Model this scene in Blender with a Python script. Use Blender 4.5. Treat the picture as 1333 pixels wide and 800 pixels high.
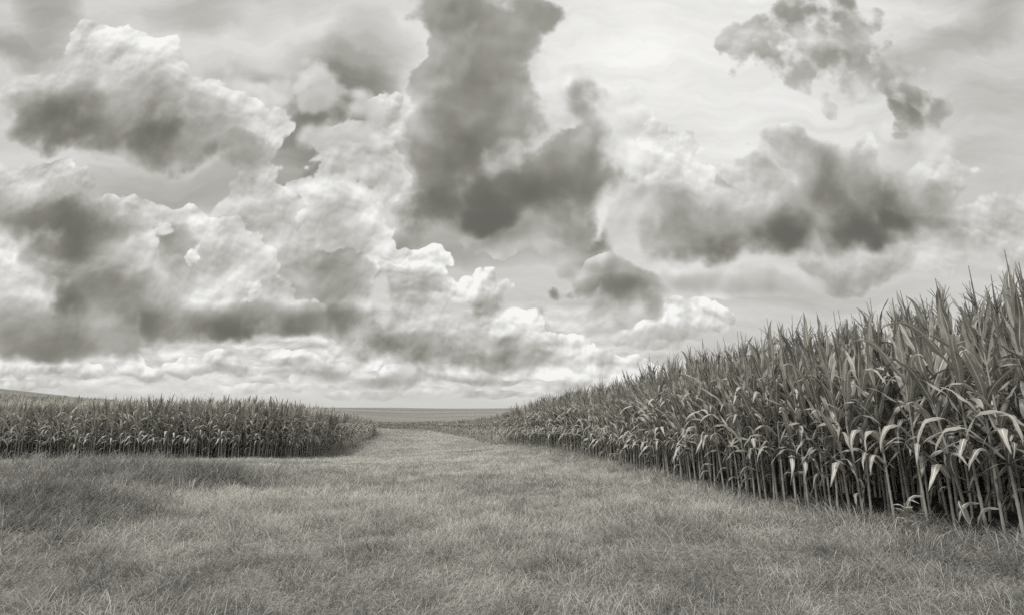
import bpy, math, random
import numpy as np

for _o in list(bpy.data.objects):
    bpy.data.objects.remove(_o, do_unlink=True)
SC = bpy.context.scene
COL = SC.collection
R = math.radians
rng = np.random.default_rng(7)
random.seed(7)

# ------------------------------------------------------------------ camera
cam_data = bpy.data.cameras.new('camera')
cam = bpy.data.objects.new('camera', cam_data)
COL.objects.link(cam)
cam_data.lens = 18.9
cam_data.sensor_width = 36.0
cam_data.clip_start = 0.05
cam_data.clip_end = 9000
cam.location = (0, 0, 1.6)
cam.rotation_euler = (R(90 + 10.52), 0, 0)
SC.camera = cam

# ------------------------------------------------------------------ look
SC.render.engine = 'CYCLES'
SC.view_settings.view_transform = 'Standard'
SC.view_settings.look = 'None'
SC.view_settings.gamma = 1
SC.view_settings.exposure = 0.0
cy = SC.cycles
cy.use_denoising = False
cy.denoiser = 'OPENIMAGEDENOISE'
cy.denoising_input_passes = 'RGB_ALBEDO_NORMAL'
cy.denoising_prefilter = 'ACCURATE'
cy.max_bounces = 6
cy.diffuse_bounces = 3
cy.glossy_bounces = 1
cy.transmission_bounces = 3
cy.transparent_max_bounces = 4
cy.use_adaptive_sampling = True
cy.adaptive_threshold = 0.012
cy.adaptive_min_samples = 12
cy.sample_clamp_indirect = 4.0

SUN_EL, SUN_AZ = 62.0, -132.0      # azimuth from +Y towards +X
sun_data = bpy.data.lights.new('sun', 'SUN')
sun_data.energy = 3.0
sun_data.angle = R(8)
sun_data.color = (1.0, 0.985, 0.95)
sun = bpy.data.objects.new('sun', sun_data)
COL.objects.link(sun)
sun.rotation_euler = (R(90 - SUN_EL), 0, R(180 - SUN_AZ))

# ------------------------------------------------------------------ sky
# Cloud banks of the day, as positions in the sky: (u, v) = (x / y, z / y) of a direction,
# radii in the same units, turn in degrees, weight.
SKY_BASE = [
    (0.341, 0.738, 0.659, 0.425, 0, 0.13),
    (-0.17, 0.738, 0.24, 0.201, 0, 0.05),
    (-0.424, 0.72, 0.299, 0.156, 0, 0.03),
    (-0.382, 0.556, 0.184, 0.2, 0, -0.24),
    (-0.304, 0.694, 0.119, 0.132, 0, -0.16),
    (-0.488, 0.616, 0.176, 0.086, -25, -0.1),
    (-0.981, 0.814, 0.091, 0.069, 0, -0.16),
    (0.952, 0.765, 0.381, 0.059, 28, -0.1),
    (0.898, 0.514, 0.423, 0.27, 0, -0.03),
    (-0.646, 0.425, 0.246, 0.056, 0, -0.14),
    (-1.056, 0.734, 0.14, 0.049, 0, -0.14),
    (-0.276, 0.294, 0.111, 0.058, 0, -0.22),
    (-0.084, 0.31, 0.241, 0.054, 0, -0.15),
    (0.487, 0.208, 0.31, 0.034, 0, -0.07),
    (0.417, 0.261, 0.221, 0.038, 0, 0.03),
    (-0.359, 0.441, 0.057, 0.04, 0, -0.15),
    (-0.673, 0.81, 0.121, 0.069, 0, -0.08),
    (0.64, 0.548, 0.309, 0.084, 0, 0.03),
    (-0.302, 0.498, 0.115, 0.124, 0, -0.08),
]
CLOUDS = [
    ('low_far', 0.84, 0.12, 0.5, 1.3,
     [(-0.901, 0.042, 0.105, 0.016, 0, 1),
      (-0.475, 0.031, 0.123, 0.016, 0, 1),
      (-0.277, 0.025, 0.105, 0.014, 0, 1),
      (-0.151, 0.033, 0.105, 0.016, 0, 1),
      (-0.023, 0.022, 0.105, 0.012, 0, 1),
      (0.104, 0.035, 0.088, 0.017, 0, 1),
      (-0.378, 0.047, 0.07, 0.017, 0, 1)],
     [(-0.475, 0.024, 0.18, 0.012, 0, -0.08),
      (-0.277, 0.018, 0.16, 0.01, 0, -0.08),
      (-0.15, 0.025, 0.18, 0.012, 0, -0.08),
      (-0.023, 0.017, 0.14, 0.008, 0, -0.06),
      (-0.9, 0.033, 0.161, 0.012, 0, -0.07)]),
    ('low_a', 0.9, 0.12, 0.5, 1.4,
     [(-0.921, 0.078, 0.078, 0.035, 0, 1),
      (-0.844, 0.084, 0.088, 0.039, 0, 1),
      (-0.785, 0.07, 0.064, 0.025, 0, 1),
      (-0.715, 0.084, 0.06, 0.042, 0, 1),
      (-0.677, 0.064, 0.053, 0.021, 0, 1),
      (-0.607, 0.073, 0.06, 0.028, 0, 1),
      (-0.544, 0.078, 0.067, 0.035, 0, 1),
      (-0.492, 0.064, 0.042, 0.018, 0, 1)],
     [(-0.86, 0.053, 0.222, 0.024, 0, -0.2),
      (-0.569, 0.053, 0.141, 0.024, 0, -0.2),
      (-0.712, 0.056, 0.093, 0.024, 0, -0.08),
      (-0.628, 0.073, 0.04, 0.04, 0, -0.06)]),
    ('low_b', 0.88, 0.12, 0.5, 1.4,
     [(-0.46, 0.096, 0.064, 0.025, 0, 1),
      (-0.402, 0.084, 0.071, 0.028, 0, 1),
      (-0.322, 0.073, 0.078, 0.028, 0, 1),
      (-0.266, 0.084, 0.053, 0.025, 0, 1),
      (-0.357, 0.056, 0.088, 0.018, 0, 1),
      (-0.194, 0.061, 0.078, 0.025, 0, 1),
      (-0.109, 0.067, 0.088, 0.028, 0, 1),
      (-0.023, 0.053, 0.081, 0.024, 0, 1),
      (0.048, 0.059, 0.07, 0.021, 0, 1),
      (0.133, 0.05, 0.07, 0.017, 0, 1),
      (-0.25, 0.045, 0.105, 0.016, 0, 1)],
     [(-0.401, 0.07, 0.141, 0.02, 0, -0.22),
      (-0.307, 0.053, 0.121, 0.018, 0, -0.18),
      (-0.179, 0.047, 0.121, 0.016, 0, -0.16),
      (-0.094, 0.05, 0.121, 0.016, 0, -0.16),
      (-0.009, 0.039, 0.121, 0.014, 0, -0.12),
      (0.104, 0.039, 0.1, 0.014, 0, -0.08)]),
    ('left_low', 0.8, 0.22, 0.4, 1.0,
     [(-0.88, 0.178, 0.252, 0.101, 0, 1),
      (-0.829, 0.127, 0.267, 0.061, 0, 1),
      (-0.971, 0.283, 0.11, 0.091, 0, 1)],
     [(-0.843, 0.127, 0.306, 0.078, 0, -0.26),
      (-0.934, 0.11, 0.244, 0.045, 0, -0.1),
      (-0.975, 0.307, 0.105, 0.088, 0, 0.1),
      (-0.863, 0.208, 0.104, 0.053, 0, 0.04)]),
    ('right_haze', 0.8, 0.3, 0.5, 1.0,
     [(0.933, 0.353, 0.158, 0.082, 0, 1),
      (0.833, 0.441, 0.094, 0.092, 0, 1),
      (0.743, 0.276, 0.201, 0.057, 0, 1),
      (0.975, 0.338, 0.111, 0.116, 0, 1),
      (0.638, 0.261, 0.11, 0.066, 0, 1)],
     [(0.931, 0.338, 0.127, 0.067, 0, -0.1),
      (0.636, 0.238, 0.146, 0.06, 0, -0.16),
      (0.849, 0.291, 0.168, 0.044, 0, -0.06),
      (0.909, 0.393, 0.043, 0.023, 0, 0.08)]),
    ('tower_right', 0.9, 0.1, 0.42, 1.5,
     [(0.338, 0.164, 0.108, 0.047, 0, 1),
      (0.278, 0.13, 0.107, 0.04, 0, 1),
      (0.388, 0.156, 0.054, 0.036, 0, 1)],
     [(0.278, 0.119, 0.163, 0.029, 0, -0.2),
      (0.344, 0.139, 0.102, 0.029, 0, -0.07)]),
    ('tower_mid', 0.9, 0.09, 0.42, 1.6,
     [(-0.224, 0.271, 0.059, 0.045, 0, 1),
      (-0.157, 0.276, 0.07, 0.053, 0, 1),
      (-0.173, 0.208, 0.094, 0.111, 0, 1),
      (-0.065, 0.22, 0.083, 0.052, 0, 1),
      (-0.024, 0.149, 0.134, 0.069, 0, 1),
      (0.084, 0.11, 0.107, 0.054, 0, 1),
      (0.176, 0.073, 0.124, 0.035, 0, 1),
      (-0.131, 0.113, 0.213, 0.064, 0, 1),
      (-0.288, 0.238, 0.062, 0.086, 0, 1),
      (-0.305, 0.149, 0.098, 0.094, 0, 1),
      (0.048, 0.084, 0.195, 0.046, 0, 1)],
     [(-0.131, 0.09, 0.243, 0.049, 0, -0.3),
      (-0.198, 0.186, 0.113, 0.095, 0, -0.2),
      (-0.283, 0.127, 0.112, 0.062, 0, -0.14),
      (-0.096, 0.171, 0.082, 0.063, 0, -0.08),
      (-0.036, 0.196, 0.066, 0.034, 0, -0.26),
      (0.034, 0.127, 0.102, 0.033, 0, -0.12),
      (0.048, 0.084, 0.182, 0.024, 0, -0.12),
      (-0.052, 0.127, 0.143, 0.041, 0, -0.06),
      (-0.157, 0.283, 0.084, 0.044, 0, 0.04),
      (-0.061, 0.242, 0.083, 0.026, 0, 0.05)]),
    ('tower_left', 0.8, 0.15, 0.42, 1.2,
     [(-0.479, 0.452, 0.068, 0.06, 0, 1),
      (-0.483, 0.377, 0.112, 0.118, 0, 1),
      (-0.388, 0.299, 0.147, 0.105, 0, 1),
      (-0.331, 0.215, 0.105, 0.122, 0, 1),
      (-0.402, 0.186, 0.09, 0.073, 0, 1),
      (-0.316, 0.338, 0.074, 0.077, 0, 1),
      (-0.547, 0.338, 0.074, 0.07, 0, 1)],
     [(-0.356, 0.261, 0.125, 0.108, 0, -0.19),
      (-0.326, 0.134, 0.102, 0.054, 0, -0.36),
      (-0.33, 0.193, 0.093, 0.084, 0, -0.12),
      (-0.504, 0.353, 0.106, 0.111, 0, -0.07),
      (-0.397, 0.215, 0.062, 0.064, 0, -0.04),
      (-0.406, 0.457, 0.065, 0.042, 0, 0.1),
      (-0.468, 0.473, 0.065, 0.046, 0, 0.05),
      (-0.339, 0.113, 0.102, 0.025, 0, -0.1)]),
    ('mid_left', 0.82, 0.11, 0.42, 1.2,
     [(-0.744, 0.361, 0.13, 0.07, 0, 1),
      (-0.644, 0.338, 0.111, 0.089, 0, 1),
      (-0.565, 0.291, 0.11, 0.095, 0, 1),
      (-0.59, 0.253, 0.164, 0.094, 0, 1),
      (-0.503, 0.186, 0.18, 0.073, 0, 1),
      (-0.604, 0.178, 0.234, 0.081, 0, 1),
      (-0.407, 0.164, 0.081, 0.055, 0, 1)],
     [(-0.586, 0.145, 0.348, 0.058, 0, -0.3),
      (-0.457, 0.153, 0.164, 0.054, 0, -0.26),
      (-0.68, 0.268, 0.084, 0.151, 0, -0.14),
      (-0.67, 0.307, 0.126, 0.044, 0, -0.1),
      (-0.777, 0.385, 0.085, 0.045, 0, 0.05),
      (-0.598, 0.33, 0.127, 0.04, 0, 0.08),
      (-0.519, 0.193, 0.124, 0.046, 0, 0.03),
      (-0.707, 0.186, 0.124, 0.063, 0, -0.1)]),
    ('white_bits', 0.93, 0.3, 0.8, 1.6,
     [(-0.608, 0.279, 0.027, 0.038, 0, 1),
      (-0.503, 0.208, 0.034, 0.03, 0, 1)],
     [(-0.501, 0.189, 0.041, 0.021, 0, -0.1)]),
    ('left_band', 0.8, 0.15, 0.42, 1.1,
     [(-0.92, 0.385, 0.215, 0.098, 0, 1),
      (-0.811, 0.307, 0.184, 0.134, 0, 1),
      (-0.777, 0.223, 0.136, 0.093, 0, 1),
      (-1.007, 0.409, 0.131, 0.099, 0, 1),
      (-0.923, 0.449, 0.094, 0.04, 0, 1)],
     [(-0.983, 0.356, 0.319, 0.076, 0, -0.33),
      (-0.843, 0.268, 0.157, 0.13, 0, -0.2),
      (-0.772, 0.186, 0.175, 0.08, 0, -0.33),
      (-0.905, 0.338, 0.17, 0.067, 0, -0.08),
      (-0.724, 0.322, 0.085, 0.088, 0, 0.05),
      (-0.717, 0.208, 0.083, 0.042, 0, 0.05),
      (-0.9, 0.449, 0.13, 0.032, 0, 0.07)]),
    ('white_mass', 0.84, 0.2, 0.5, 1.2,
     [(-0.252, 0.598, 0.085, 0.106, 0, 1),
      (-0.3, 0.473, 0.114, 0.114, 0, 1),
      (-0.302, 0.361, 0.112, 0.098, 0, 1),
      (-0.188, 0.539, 0.086, 0.125, 0, 1),
      (-0.372, 0.401, 0.075, 0.079, 0, 1),
      (-0.232, 0.307, 0.092, 0.038, 0, 1)],
     [(-0.236, 0.581, 0.049, 0.034, 0, -0.2),
      (-0.324, 0.481, 0.087, 0.07, 0, -0.05),
      (-0.252, 0.417, 0.064, 0.068, 0, -0.06),
      (-0.294, 0.65, 0.067, 0.039, 0, 0.04),
      (-0.266, 0.385, 0.085, 0.045, 0, 0.08),
      (-0.338, 0.338, 0.085, 0.067, 0, -0.12)]),
    ('veil_right', 0.83, 0.5, 0.6, 0.8,
     [(0.232, 0.401, 0.112, 0.119, 0, 1),
      (0.43, 0.23, 0.236, 0.045, 0, 1),
      (0.823, 0.531, 0.172, 0.05, 0, 1)],
     [(0.429, 0.223, 0.249, 0.03, 0, -0.1),
      (0.231, 0.385, 0.107, 0.09, 0, -0.06)]),
    ('under_dark', 0.72, 0.3, 0.5, 1.0,
     [(0.11, 0.353, 0.093, 0.058, 0, 1),
      (0.05, 0.338, 0.204, 0.066, 0, 1),
      (0.138, 0.291, 0.11, 0.095, 0, 1),
      (-0.025, 0.314, 0.147, 0.038, 0, 1)],
     [(0.05, 0.338, 0.17, 0.067, 0, -0.08),
      (0.147, 0.322, 0.063, 0.066, 0, -0.12),
      (0.079, 0.307, 0.084, 0.026, 0, 0.06)]),
    ('mist', 0.87, 0.5, 0.5, 0.9,
     [(0.052, 0.616, 0.155, 0.149, 0, 1),
      (0.121, 0.514, 0.134, 0.123, 0, 1),
      (0.215, 0.556, 0.065, 0.125, 0, 1),
      (0.157, 0.433, 0.094, 0.1, 0, 1)],
     [(0.052, 0.539, 0.11, 0.071, 0, -0.05)]),
    ('gap_wisp', 0.8, 0.6, 1.5, 0.8,
     [(-0.393, 0.598, 0.213, 0.148, 0, 1),
      (-0.53, 0.659, 0.156, 0.086, 0, 1)],
     [(-0.373, 0.539, 0.154, 0.119, 0, -0.08)]),
    ('lobe', 0.72, 0.7, 0.8, 0.8,
     [(0.141, 0.539, 0.084, 0.129, 0, 1),
      (0.112, 0.478, 0.121, 0.094, 0, 1)],
     [(0.153, 0.556, 0.079, 0.12, 0, -0.1),
      (0.128, 0.473, 0.108, 0.093, 0, -0.08)]),
    ('dark_centre', 0.67, 0.42, 0.55, 0.7,
     [(-0.026, 0.65, 0.101, 0.151, 0, 1),
      (-0.17, 0.738, 0.059, 0.177, 0, 1),
      (-0.107, 0.783, 0.116, 0.225, 0, 1),
      (-0.007, 0.765, 0.107, 0.134, 0, 1),
      (-0.104, 0.633, 0.109, 0.15, 0, 1),
      (-0.069, 0.531, 0.145, 0.157, 0, 1),
      (-0.033, 0.433, 0.254, 0.12, 0, 1),
      (-0.162, 0.433, 0.105, 0.12, 0, 1),
      (0.074, 0.498, 0.126, 0.09, 0, 1),
      (0.086, 0.544, 0.077, 0.054, 0, 1),
      (-0.087, 0.531, 0.153, 0.124, 0, 1),
      (0.059, 0.457, 0.151, 0.097, 0, 1),
      (0.104, 0.441, 0.139, 0.104, 0, 1),
      (0.051, 0.397, 0.15, 0.079, 0, 1),
      (-0.1, 0.404, 0.169, 0.103, 0, 1)],
     [(-0.04, 0.417, 0.322, 0.137, 0, -0.06),
      (-0.107, 0.756, 0.114, 0.255, 0, -0.1),
      (-0.168, 0.65, 0.045, 0.148, 0, 0.08),
      (-0.14, 0.498, 0.065, 0.07, 0, 0.05),
      (0.022, 0.765, 0.114, 0.128, 0, -0.08),
      (-0.116, 0.425, 0.237, 0.165, 0, -0.17),
      (-0.064, 0.514, 0.131, 0.189, 0, -0.08),
      (0.112, 0.457, 0.13, 0.102, 0, -0.1),
      (0.035, 0.382, 0.278, 0.059, 0, -0.09),
      (-0.114, 0.353, 0.149, 0.058, 0, -0.12),
      (0.052, 0.595, 0.053, 0.039, 0, 0.1),
      (0.058, 0.417, 0.193, 0.105, 0, -0.06),
      (-0.079, 0.478, 0.074, 0.033, 0, 0.06),
      (-0.187, 0.531, 0.066, 0.119, 0, 0.1),
      (0.06, 0.565, 0.057, 0.058, 0, -0.05),
      (-0.042, 0.65, 0.067, 0.074, 0, -0.06)]),
    ('dark_small', 0.76, 0.25, 0.75, 1.1,
     [(0.212, 0.208, 0.127, 0.092, 0, 1),
      (0.17, 0.268, 0.084, 0.057, 0, 1),
      (0.254, 0.233, 0.062, 0.06, 0, 1),
      (0.125, 0.227, 0.054, 0.037, 0, 1)],
     [(0.194, 0.189, 0.132, 0.063, 0, -0.28),
      (0.218, 0.245, 0.104, 0.064, 0, -0.12),
      (0.176, 0.299, 0.084, 0.066, 0, 0.02)]),
    ('speck', 0.64, 0.3, 1.0, 0.7,
     [(0.061, 0.209, 0.047, 0.026, 0, 1),
      (0.037, 0.183, 0.036, 0.02, 0, 1),
      (0.1, 0.215, 0.043, 0.015, 0, 1)],
     [(0.052, 0.201, 0.062, 0.034, 0, -0.16)]),
    ('right_back', 0.8, 0.35, 0.5, 0.9,
     [(0.427, 0.385, 0.205, 0.098, 0, 1),
      (0.666, 0.369, 0.223, 0.117, 0, 1),
      (0.683, 0.261, 0.164, 0.049, 0, 1),
      (0.851, 0.307, 0.166, 0.057, 0, 1)],
     [(0.637, 0.245, 0.167, 0.056, 0, -0.13),
      (0.849, 0.291, 0.147, 0.044, 0, -0.08),
      (0.434, 0.283, 0.147, 0.044, 0, -0.08)]),
    ('right_main', 0.9, 0.22, 0.42, 1.0,
     [(0.283, 0.534, 0.054, 0.054, 0, 1),
      (0.348, 0.508, 0.08, 0.062, 0, 1),
      (0.324, 0.433, 0.113, 0.1, 0, 1),
      (0.565, 0.49, 0.103, 0.078, 0, 1),
      (0.624, 0.433, 0.124, 0.108, 0, 1),
      (0.6, 0.385, 0.187, 0.122, 0, 1),
      (0.371, 0.338, 0.17, 0.093, 0, 1),
      (0.507, 0.353, 0.167, 0.09, 0, 1),
      (0.777, 0.417, 0.083, 0.107, 0, 1),
      (0.754, 0.353, 0.141, 0.078, 0, 1),
      (0.688, 0.433, 0.083, 0.088, 0, 1),
      (0.476, 0.441, 0.075, 0.06, 0, 1),
      (0.825, 0.385, 0.082, 0.098, 0, 1),
      (0.71, 0.49, 0.049, 0.061, 0, 1)],
     [(0.356, 0.33, 0.222, 0.115, 0, -0.42),
      (0.606, 0.397, 0.18, 0.158, 0, -0.38),
      (0.571, 0.325, 0.275, 0.079, 0, -0.24),
      (0.783, 0.393, 0.116, 0.131, 0, -0.36),
      (0.744, 0.334, 0.169, 0.053, 0, -0.18),
      (0.473, 0.303, 0.063, 0.026, 0, 0.12),
      (0.638, 0.457, 0.108, 0.069, 0, -0.1),
      (0.846, 0.369, 0.085, 0.09, 0, -0.12),
      (0.404, 0.283, 0.147, 0.035, 0, -0.1)]),
    ('right_top', 0.78, 0.5, 0.8, 0.6,
     [(0.61, 0.792, 0.184, 0.122, 0, 1),
      (0.585, 0.702, 0.146, 0.096, 0, 1),
      (0.682, 0.65, 0.078, 0.056, 0, 1),
      (0.768, 0.676, 0.067, 0.117, 0, 1),
      (0.817, 0.598, 0.062, 0.085, 0, 1),
      (0.775, 0.573, 0.054, 0.059, 0, 1),
      (0.688, 0.702, 0.079, 0.088, 0, 1),
      (0.504, 0.774, 0.06, 0.09, 0, 1)],
     [(0.637, 0.825, 0.184, 0.078, 0, -0.24),
      (0.577, 0.702, 0.113, 0.085, 0, -0.15),
      (0.768, 0.676, 0.063, 0.114, 0, -0.2),
      (0.825, 0.598, 0.049, 0.073, 0, -0.18),
      (0.767, 0.573, 0.049, 0.053, 0, -0.18),
      (0.677, 0.711, 0.068, 0.076, 0, -0.16),
      (0.643, 0.759, 0.041, 0.046, 0, 0.18),
      (0.55, 0.756, 0.068, 0.051, 0, 0.04)]),
    ('left_main', 0.87, 0.2, 0.42, 1.1,
     [(-0.888, 0.734, 0.087, 0.075, 0, 1),
      (-0.923, 0.65, 0.152, 0.108, 0, 1),
      (-0.79, 0.717, 0.091, 0.079, 0, 1),
      (-0.736, 0.667, 0.129, 0.117, 0, 1),
      (-0.819, 0.581, 0.251, 0.122, 0, 1),
      (-0.635, 0.633, 0.078, 0.086, 0, 1),
      (-0.583, 0.556, 0.135, 0.096, 0, 1),
      (-0.489, 0.544, 0.073, 0.083, 0, 1),
      (-0.531, 0.49, 0.095, 0.069, 0, 1),
      (-0.944, 0.581, 0.108, 0.097, 0, 1),
      (-0.689, 0.531, 0.172, 0.083, 0, 1)],
     [(-0.83, 0.548, 0.286, 0.129, 0, -0.38),
      (-0.954, 0.598, 0.133, 0.145, 0, -0.16),
      (-0.663, 0.506, 0.24, 0.085, 0, -0.22),
      (-0.532, 0.468, 0.121, 0.07, 0, -0.24),
      (-0.705, 0.598, 0.133, 0.097, 0, -0.1),
      (-0.882, 0.694, 0.045, 0.065, 0, -0.08),
      (-0.785, 0.676, 0.067, 0.05, 0, -0.04),
      (-0.763, 0.756, 0.136, 0.051, 0, 0.05),
      (-0.49, 0.556, 0.066, 0.062, 0, 0.03),
      (-0.873, 0.633, 0.111, 0.098, 0, -0.05),
      (-0.586, 0.581, 0.044, 0.039, 0, -0.04)]),
]


world = bpy.data.worlds.new('World')
SC.world = world
world.use_nodes = True
NT = world.node_tree
NT.nodes.clear()
L = NT.links


def nn(kind, **kw):
    n = NT.nodes.new(kind)
    for k, v in kw.items():
        setattr(n, k, v)
    return n


def plug(n, i, v):
    if isinstance(v, (int, float, tuple)):
        n.inputs[i].default_value = v
    else:
        L.new(v, n.inputs[i])


def math_(op, a, b=0.0, c=0.0, clamp=False):
    n = nn('ShaderNodeMath', operation=op, use_clamp=clamp)
    plug(n, 0, a)
    plug(n, 1, b)
    if len(n.inputs) > 2:
        plug(n, 2, c)
    return n.outputs[0]


def vec(op, a, b=(0, 0, 0), s=None):
    n = nn('ShaderNodeVectorMath', operation=op)
    plug(n, 0, a)
    plug(n, 1, b)
    if s is not None:
        plug(n, 3, s)
    return n.outputs['Value'] if op in ('DOT_PRODUCT', 'LENGTH') else n.outputs['Vector']


def comb(x, y, z=0.0):
    n = nn('ShaderNodeCombineXYZ')
    plug(n, 0, x)
    plug(n, 1, y)
    plug(n, 2, z)
    return n.outputs[0]


def smooth(v, a, b):
    n = nn('ShaderNodeMapRange', interpolation_type='SMOOTHSTEP')
    plug(n, 0, v)
    plug(n, 1, a)
    plug(n, 2, b)
    return n.outputs[0]


def noise(v, scale, detail, rough=0.55, dims='2D', out='Fac', dist=0.0, lac=2.0):
    n = nn('ShaderNodeTexNoise', noise_dimensions=dims)
    L.new(v, n.inputs['Vector'])
    n.inputs['Scale'].default_value = scale
    n.inputs['Detail'].default_value = detail
    n.inputs['Roughness'].default_value = rough
    n.inputs['Lacunarity'].default_value = lac
    n.inputs['Distortion'].default_value = dist
    return n.outputs[out]


def billow(v, scale, detail):
    n = nn('ShaderNodeTexVoronoi', voronoi_dimensions='2D', feature='SMOOTH_F1')
    L.new(v, n.inputs['Vector'])
    n.inputs['Scale'].default_value = scale
    n.inputs['Detail'].default_value = detail
    n.inputs['Roughness'].default_value = 0.42
    n.inputs['Smoothness'].default_value = 0.25
    return n.outputs['Distance']


def lump(P, b):
    n = nn('ShaderNodeVectorMath', operation='MULTIPLY_ADD')
    if b[4]:
        c_, s_ = math.cos(R(b[4])), math.sin(R(b[4]))
        P = comb(vec('DOT_PRODUCT', P, (c_, s_, 0)), vec('DOT_PRODUCT', P, (-s_, c_, 0)))
        cx, cz = b[0] * c_ + b[1] * s_, -b[0] * s_ + b[1] * c_
    else:
        cx, cz = b[0], b[1]
    plug(n, 0, P)
    plug(n, 1, (1 / b[2], 1 / b[3], 0))
    plug(n, 2, (-cx / b[2], -cz / b[3], 0))
    d = vec('DOT_PRODUCT', n.outputs[0], n.outputs[0])
    return math_('MAXIMUM', math_('SUBTRACT', 1.0, d), 0.0)


tc = nn('ShaderNodeTexCoord')
sep = nn('ShaderNodeSeparateXYZ')
L.new(tc.outputs['Generated'], sep.inputs[0])
ay = math_('MAXIMUM', math_('ABSOLUTE', sep.outputs[1]), 0.3)
U = math_('DIVIDE', sep.outputs[0], ay)
V = math_('DIVIDE', sep.outputs[2], ay)
P0 = comb(U, V)
near_h = smooth(V, 0.0, 0.45)                                   # 0 at the horizon, 1 high up
warpc = noise(P0, 6.0, 5.0, 0.5, out='Color')
w_ = vec('SUBTRACT', warpc, (0.5, 0.5, 0.5))
amp = math_('MULTIPLY_ADD', near_h, 0.10, 0.025)
wv = vec('SCALE', w_, s=amp)
wv = vec('MULTIPLY', wv, (1, 1, 0))
PW = vec('ADD', P0, wv)
wv2 = vec('MULTIPLY', wv, (2.0, 2.0, 0))
PWW = vec('ADD', P0, wv2)
PS = vec('ADD', P0, vec('MULTIPLY', wv, (1.25, 1.25, 0)))
# puffs: rounded lobes, finer towards the horizon
bscale = 9.0
PB = vec('ADD', P0, vec('MULTIPLY', w_, (0.04, 0.04, 0)))
# light on the puffs: compare with the field a little further towards the sun
b0 = billow(PB, bscale, 2.0)
b1 = billow(vec('ADD', PB, (-0.009, 0.022, 0)), bscale, 2.0)
relief = math_('MULTIPLY', math_('SUBTRACT', b1, b0), 1.0)
nfine = noise(P0, 7.0, 7.0, 0.52)
nfine = math_('SUBTRACT', nfine, 0.5)
puff = math_('SUBTRACT', 0.42, b0)                              # lumpy outline
edge = math_('MULTIPLY_ADD', nfine, 1.1, math_('MULTIPLY', puff, 0.95))
shade_n = math_('ADD', math_('MULTIPLY_ADD', nfine, 1.2, 1.0), math_('MULTIPLY', puff, 0.45))
rn = math_('MULTIPLY', math_('SUBTRACT', noise(vec('ADD', P0, (0.0, 0.012, 0)), 7.0, 7.0, 0.52), 0.5), -1.0)
nrel = math_('ADD', nfine, rn)                                  # slope of the fine noise
light_n = math_('MULTIPLY_ADD', nrel, 0.17, math_('MULTIPLY', relief, 0.25))

# the same at a finer grain, for the far cumulus low in the sky
c0 = billow(PB, 24.0, 2.0)
c1 = billow(vec('ADD', PB, (-0.003, 0.007, 0)), 24.0, 2.0)
nf2 = math_('SUBTRACT', noise(P0, 20.0, 6.0, 0.55), 0.5)
edge_f = math_('MULTIPLY_ADD', nf2, 0.9, math_('MULTIPLY', math_('SUBTRACT', 0.42, c0), 1.1))
edge_f = math_('MULTIPLY_ADD', edge, 0.6, edge_f)
light_f = math_('MULTIPLY_ADD', math_('SUBTRACT', c1, c0), 0.20, light_n)
shade_f = math_('MULTIPLY_ADD', nf2, 1.0, shade_n)

edge_m = math_('MULTIPLY_ADD', math_('SUBTRACT', edge_f, edge), 0.6, edge)
light_m = math_('MULTIPLY_ADD', math_('SUBTRACT', light_f, light_n), 0.65, light_n)

# clear and veiled sky: Nishita sky seen in black and white, with thin streaks
nish = nn('ShaderNodeTexSky', sky_type='NISHITA')
nish.sun_disc = False
nish.sun_elevation = R(SUN_EL)
nish.sun_rotation = R(SUN_AZ)
bw = nn('ShaderNodeRGBToBW')
L.new(nish.outputs[0], bw.inputs[0])
clear = math_('POWER', math_('MULTIPLY', bw.outputs[0], 0.1), 0.4545)
clear = math_('MINIMUM', clear, 0.9)
rotm = nn('ShaderNodeMapping')
L.new(PW, rotm.inputs[0])
rotm.inputs[2].default_value = (0, 0, R(22))
rotm.inputs[3].default_value = (1.4, 7.0, 1)
streak = math_('SUBTRACT', noise(rotm.outputs[0], 1.6, 5.0, 0.6), 0.5)
tone = math_('MULTIPLY_ADD', clear, 0.12, 0.745)
tone = math_('MULTIPLY_ADD', streak, 0.22, tone)
for b in SKY_BASE:
    tone = math_('MULTIPLY_ADD', lump(PW, b), float(b[5]), tone)

# distant banks low over the horizon: flat bases, bright tops
low = nn('ShaderNodeMapping')
L.new(PW, low.inputs[0])
low.inputs[3].default_value = (12.0, 34.0, 1)
low2 = vec('ADD', low.outputs[0], (0.05, 0.34, 0))
f0 = noise(low.outputs[0], 1.0, 5.0, 0.55)
f1 = noise(low2, 1.0, 5.0, 0.55)
bank = math_('SUBTRACT', f0, f1)
bank_on = math_('MULTIPLY', math_('SUBTRACT', 1.0, smooth(V, 0.13, 0.24)), smooth(V, 0.0, 0.05))
bank_on = math_('MULTIPLY', bank_on, math_('MULTIPLY_ADD', smooth(U, 0.1, 0.5), -0.75, 1.0))
tone = math_('MULTIPLY_ADD', math_('MULTIPLY', bank, bank_on), 0.42, tone)

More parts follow.
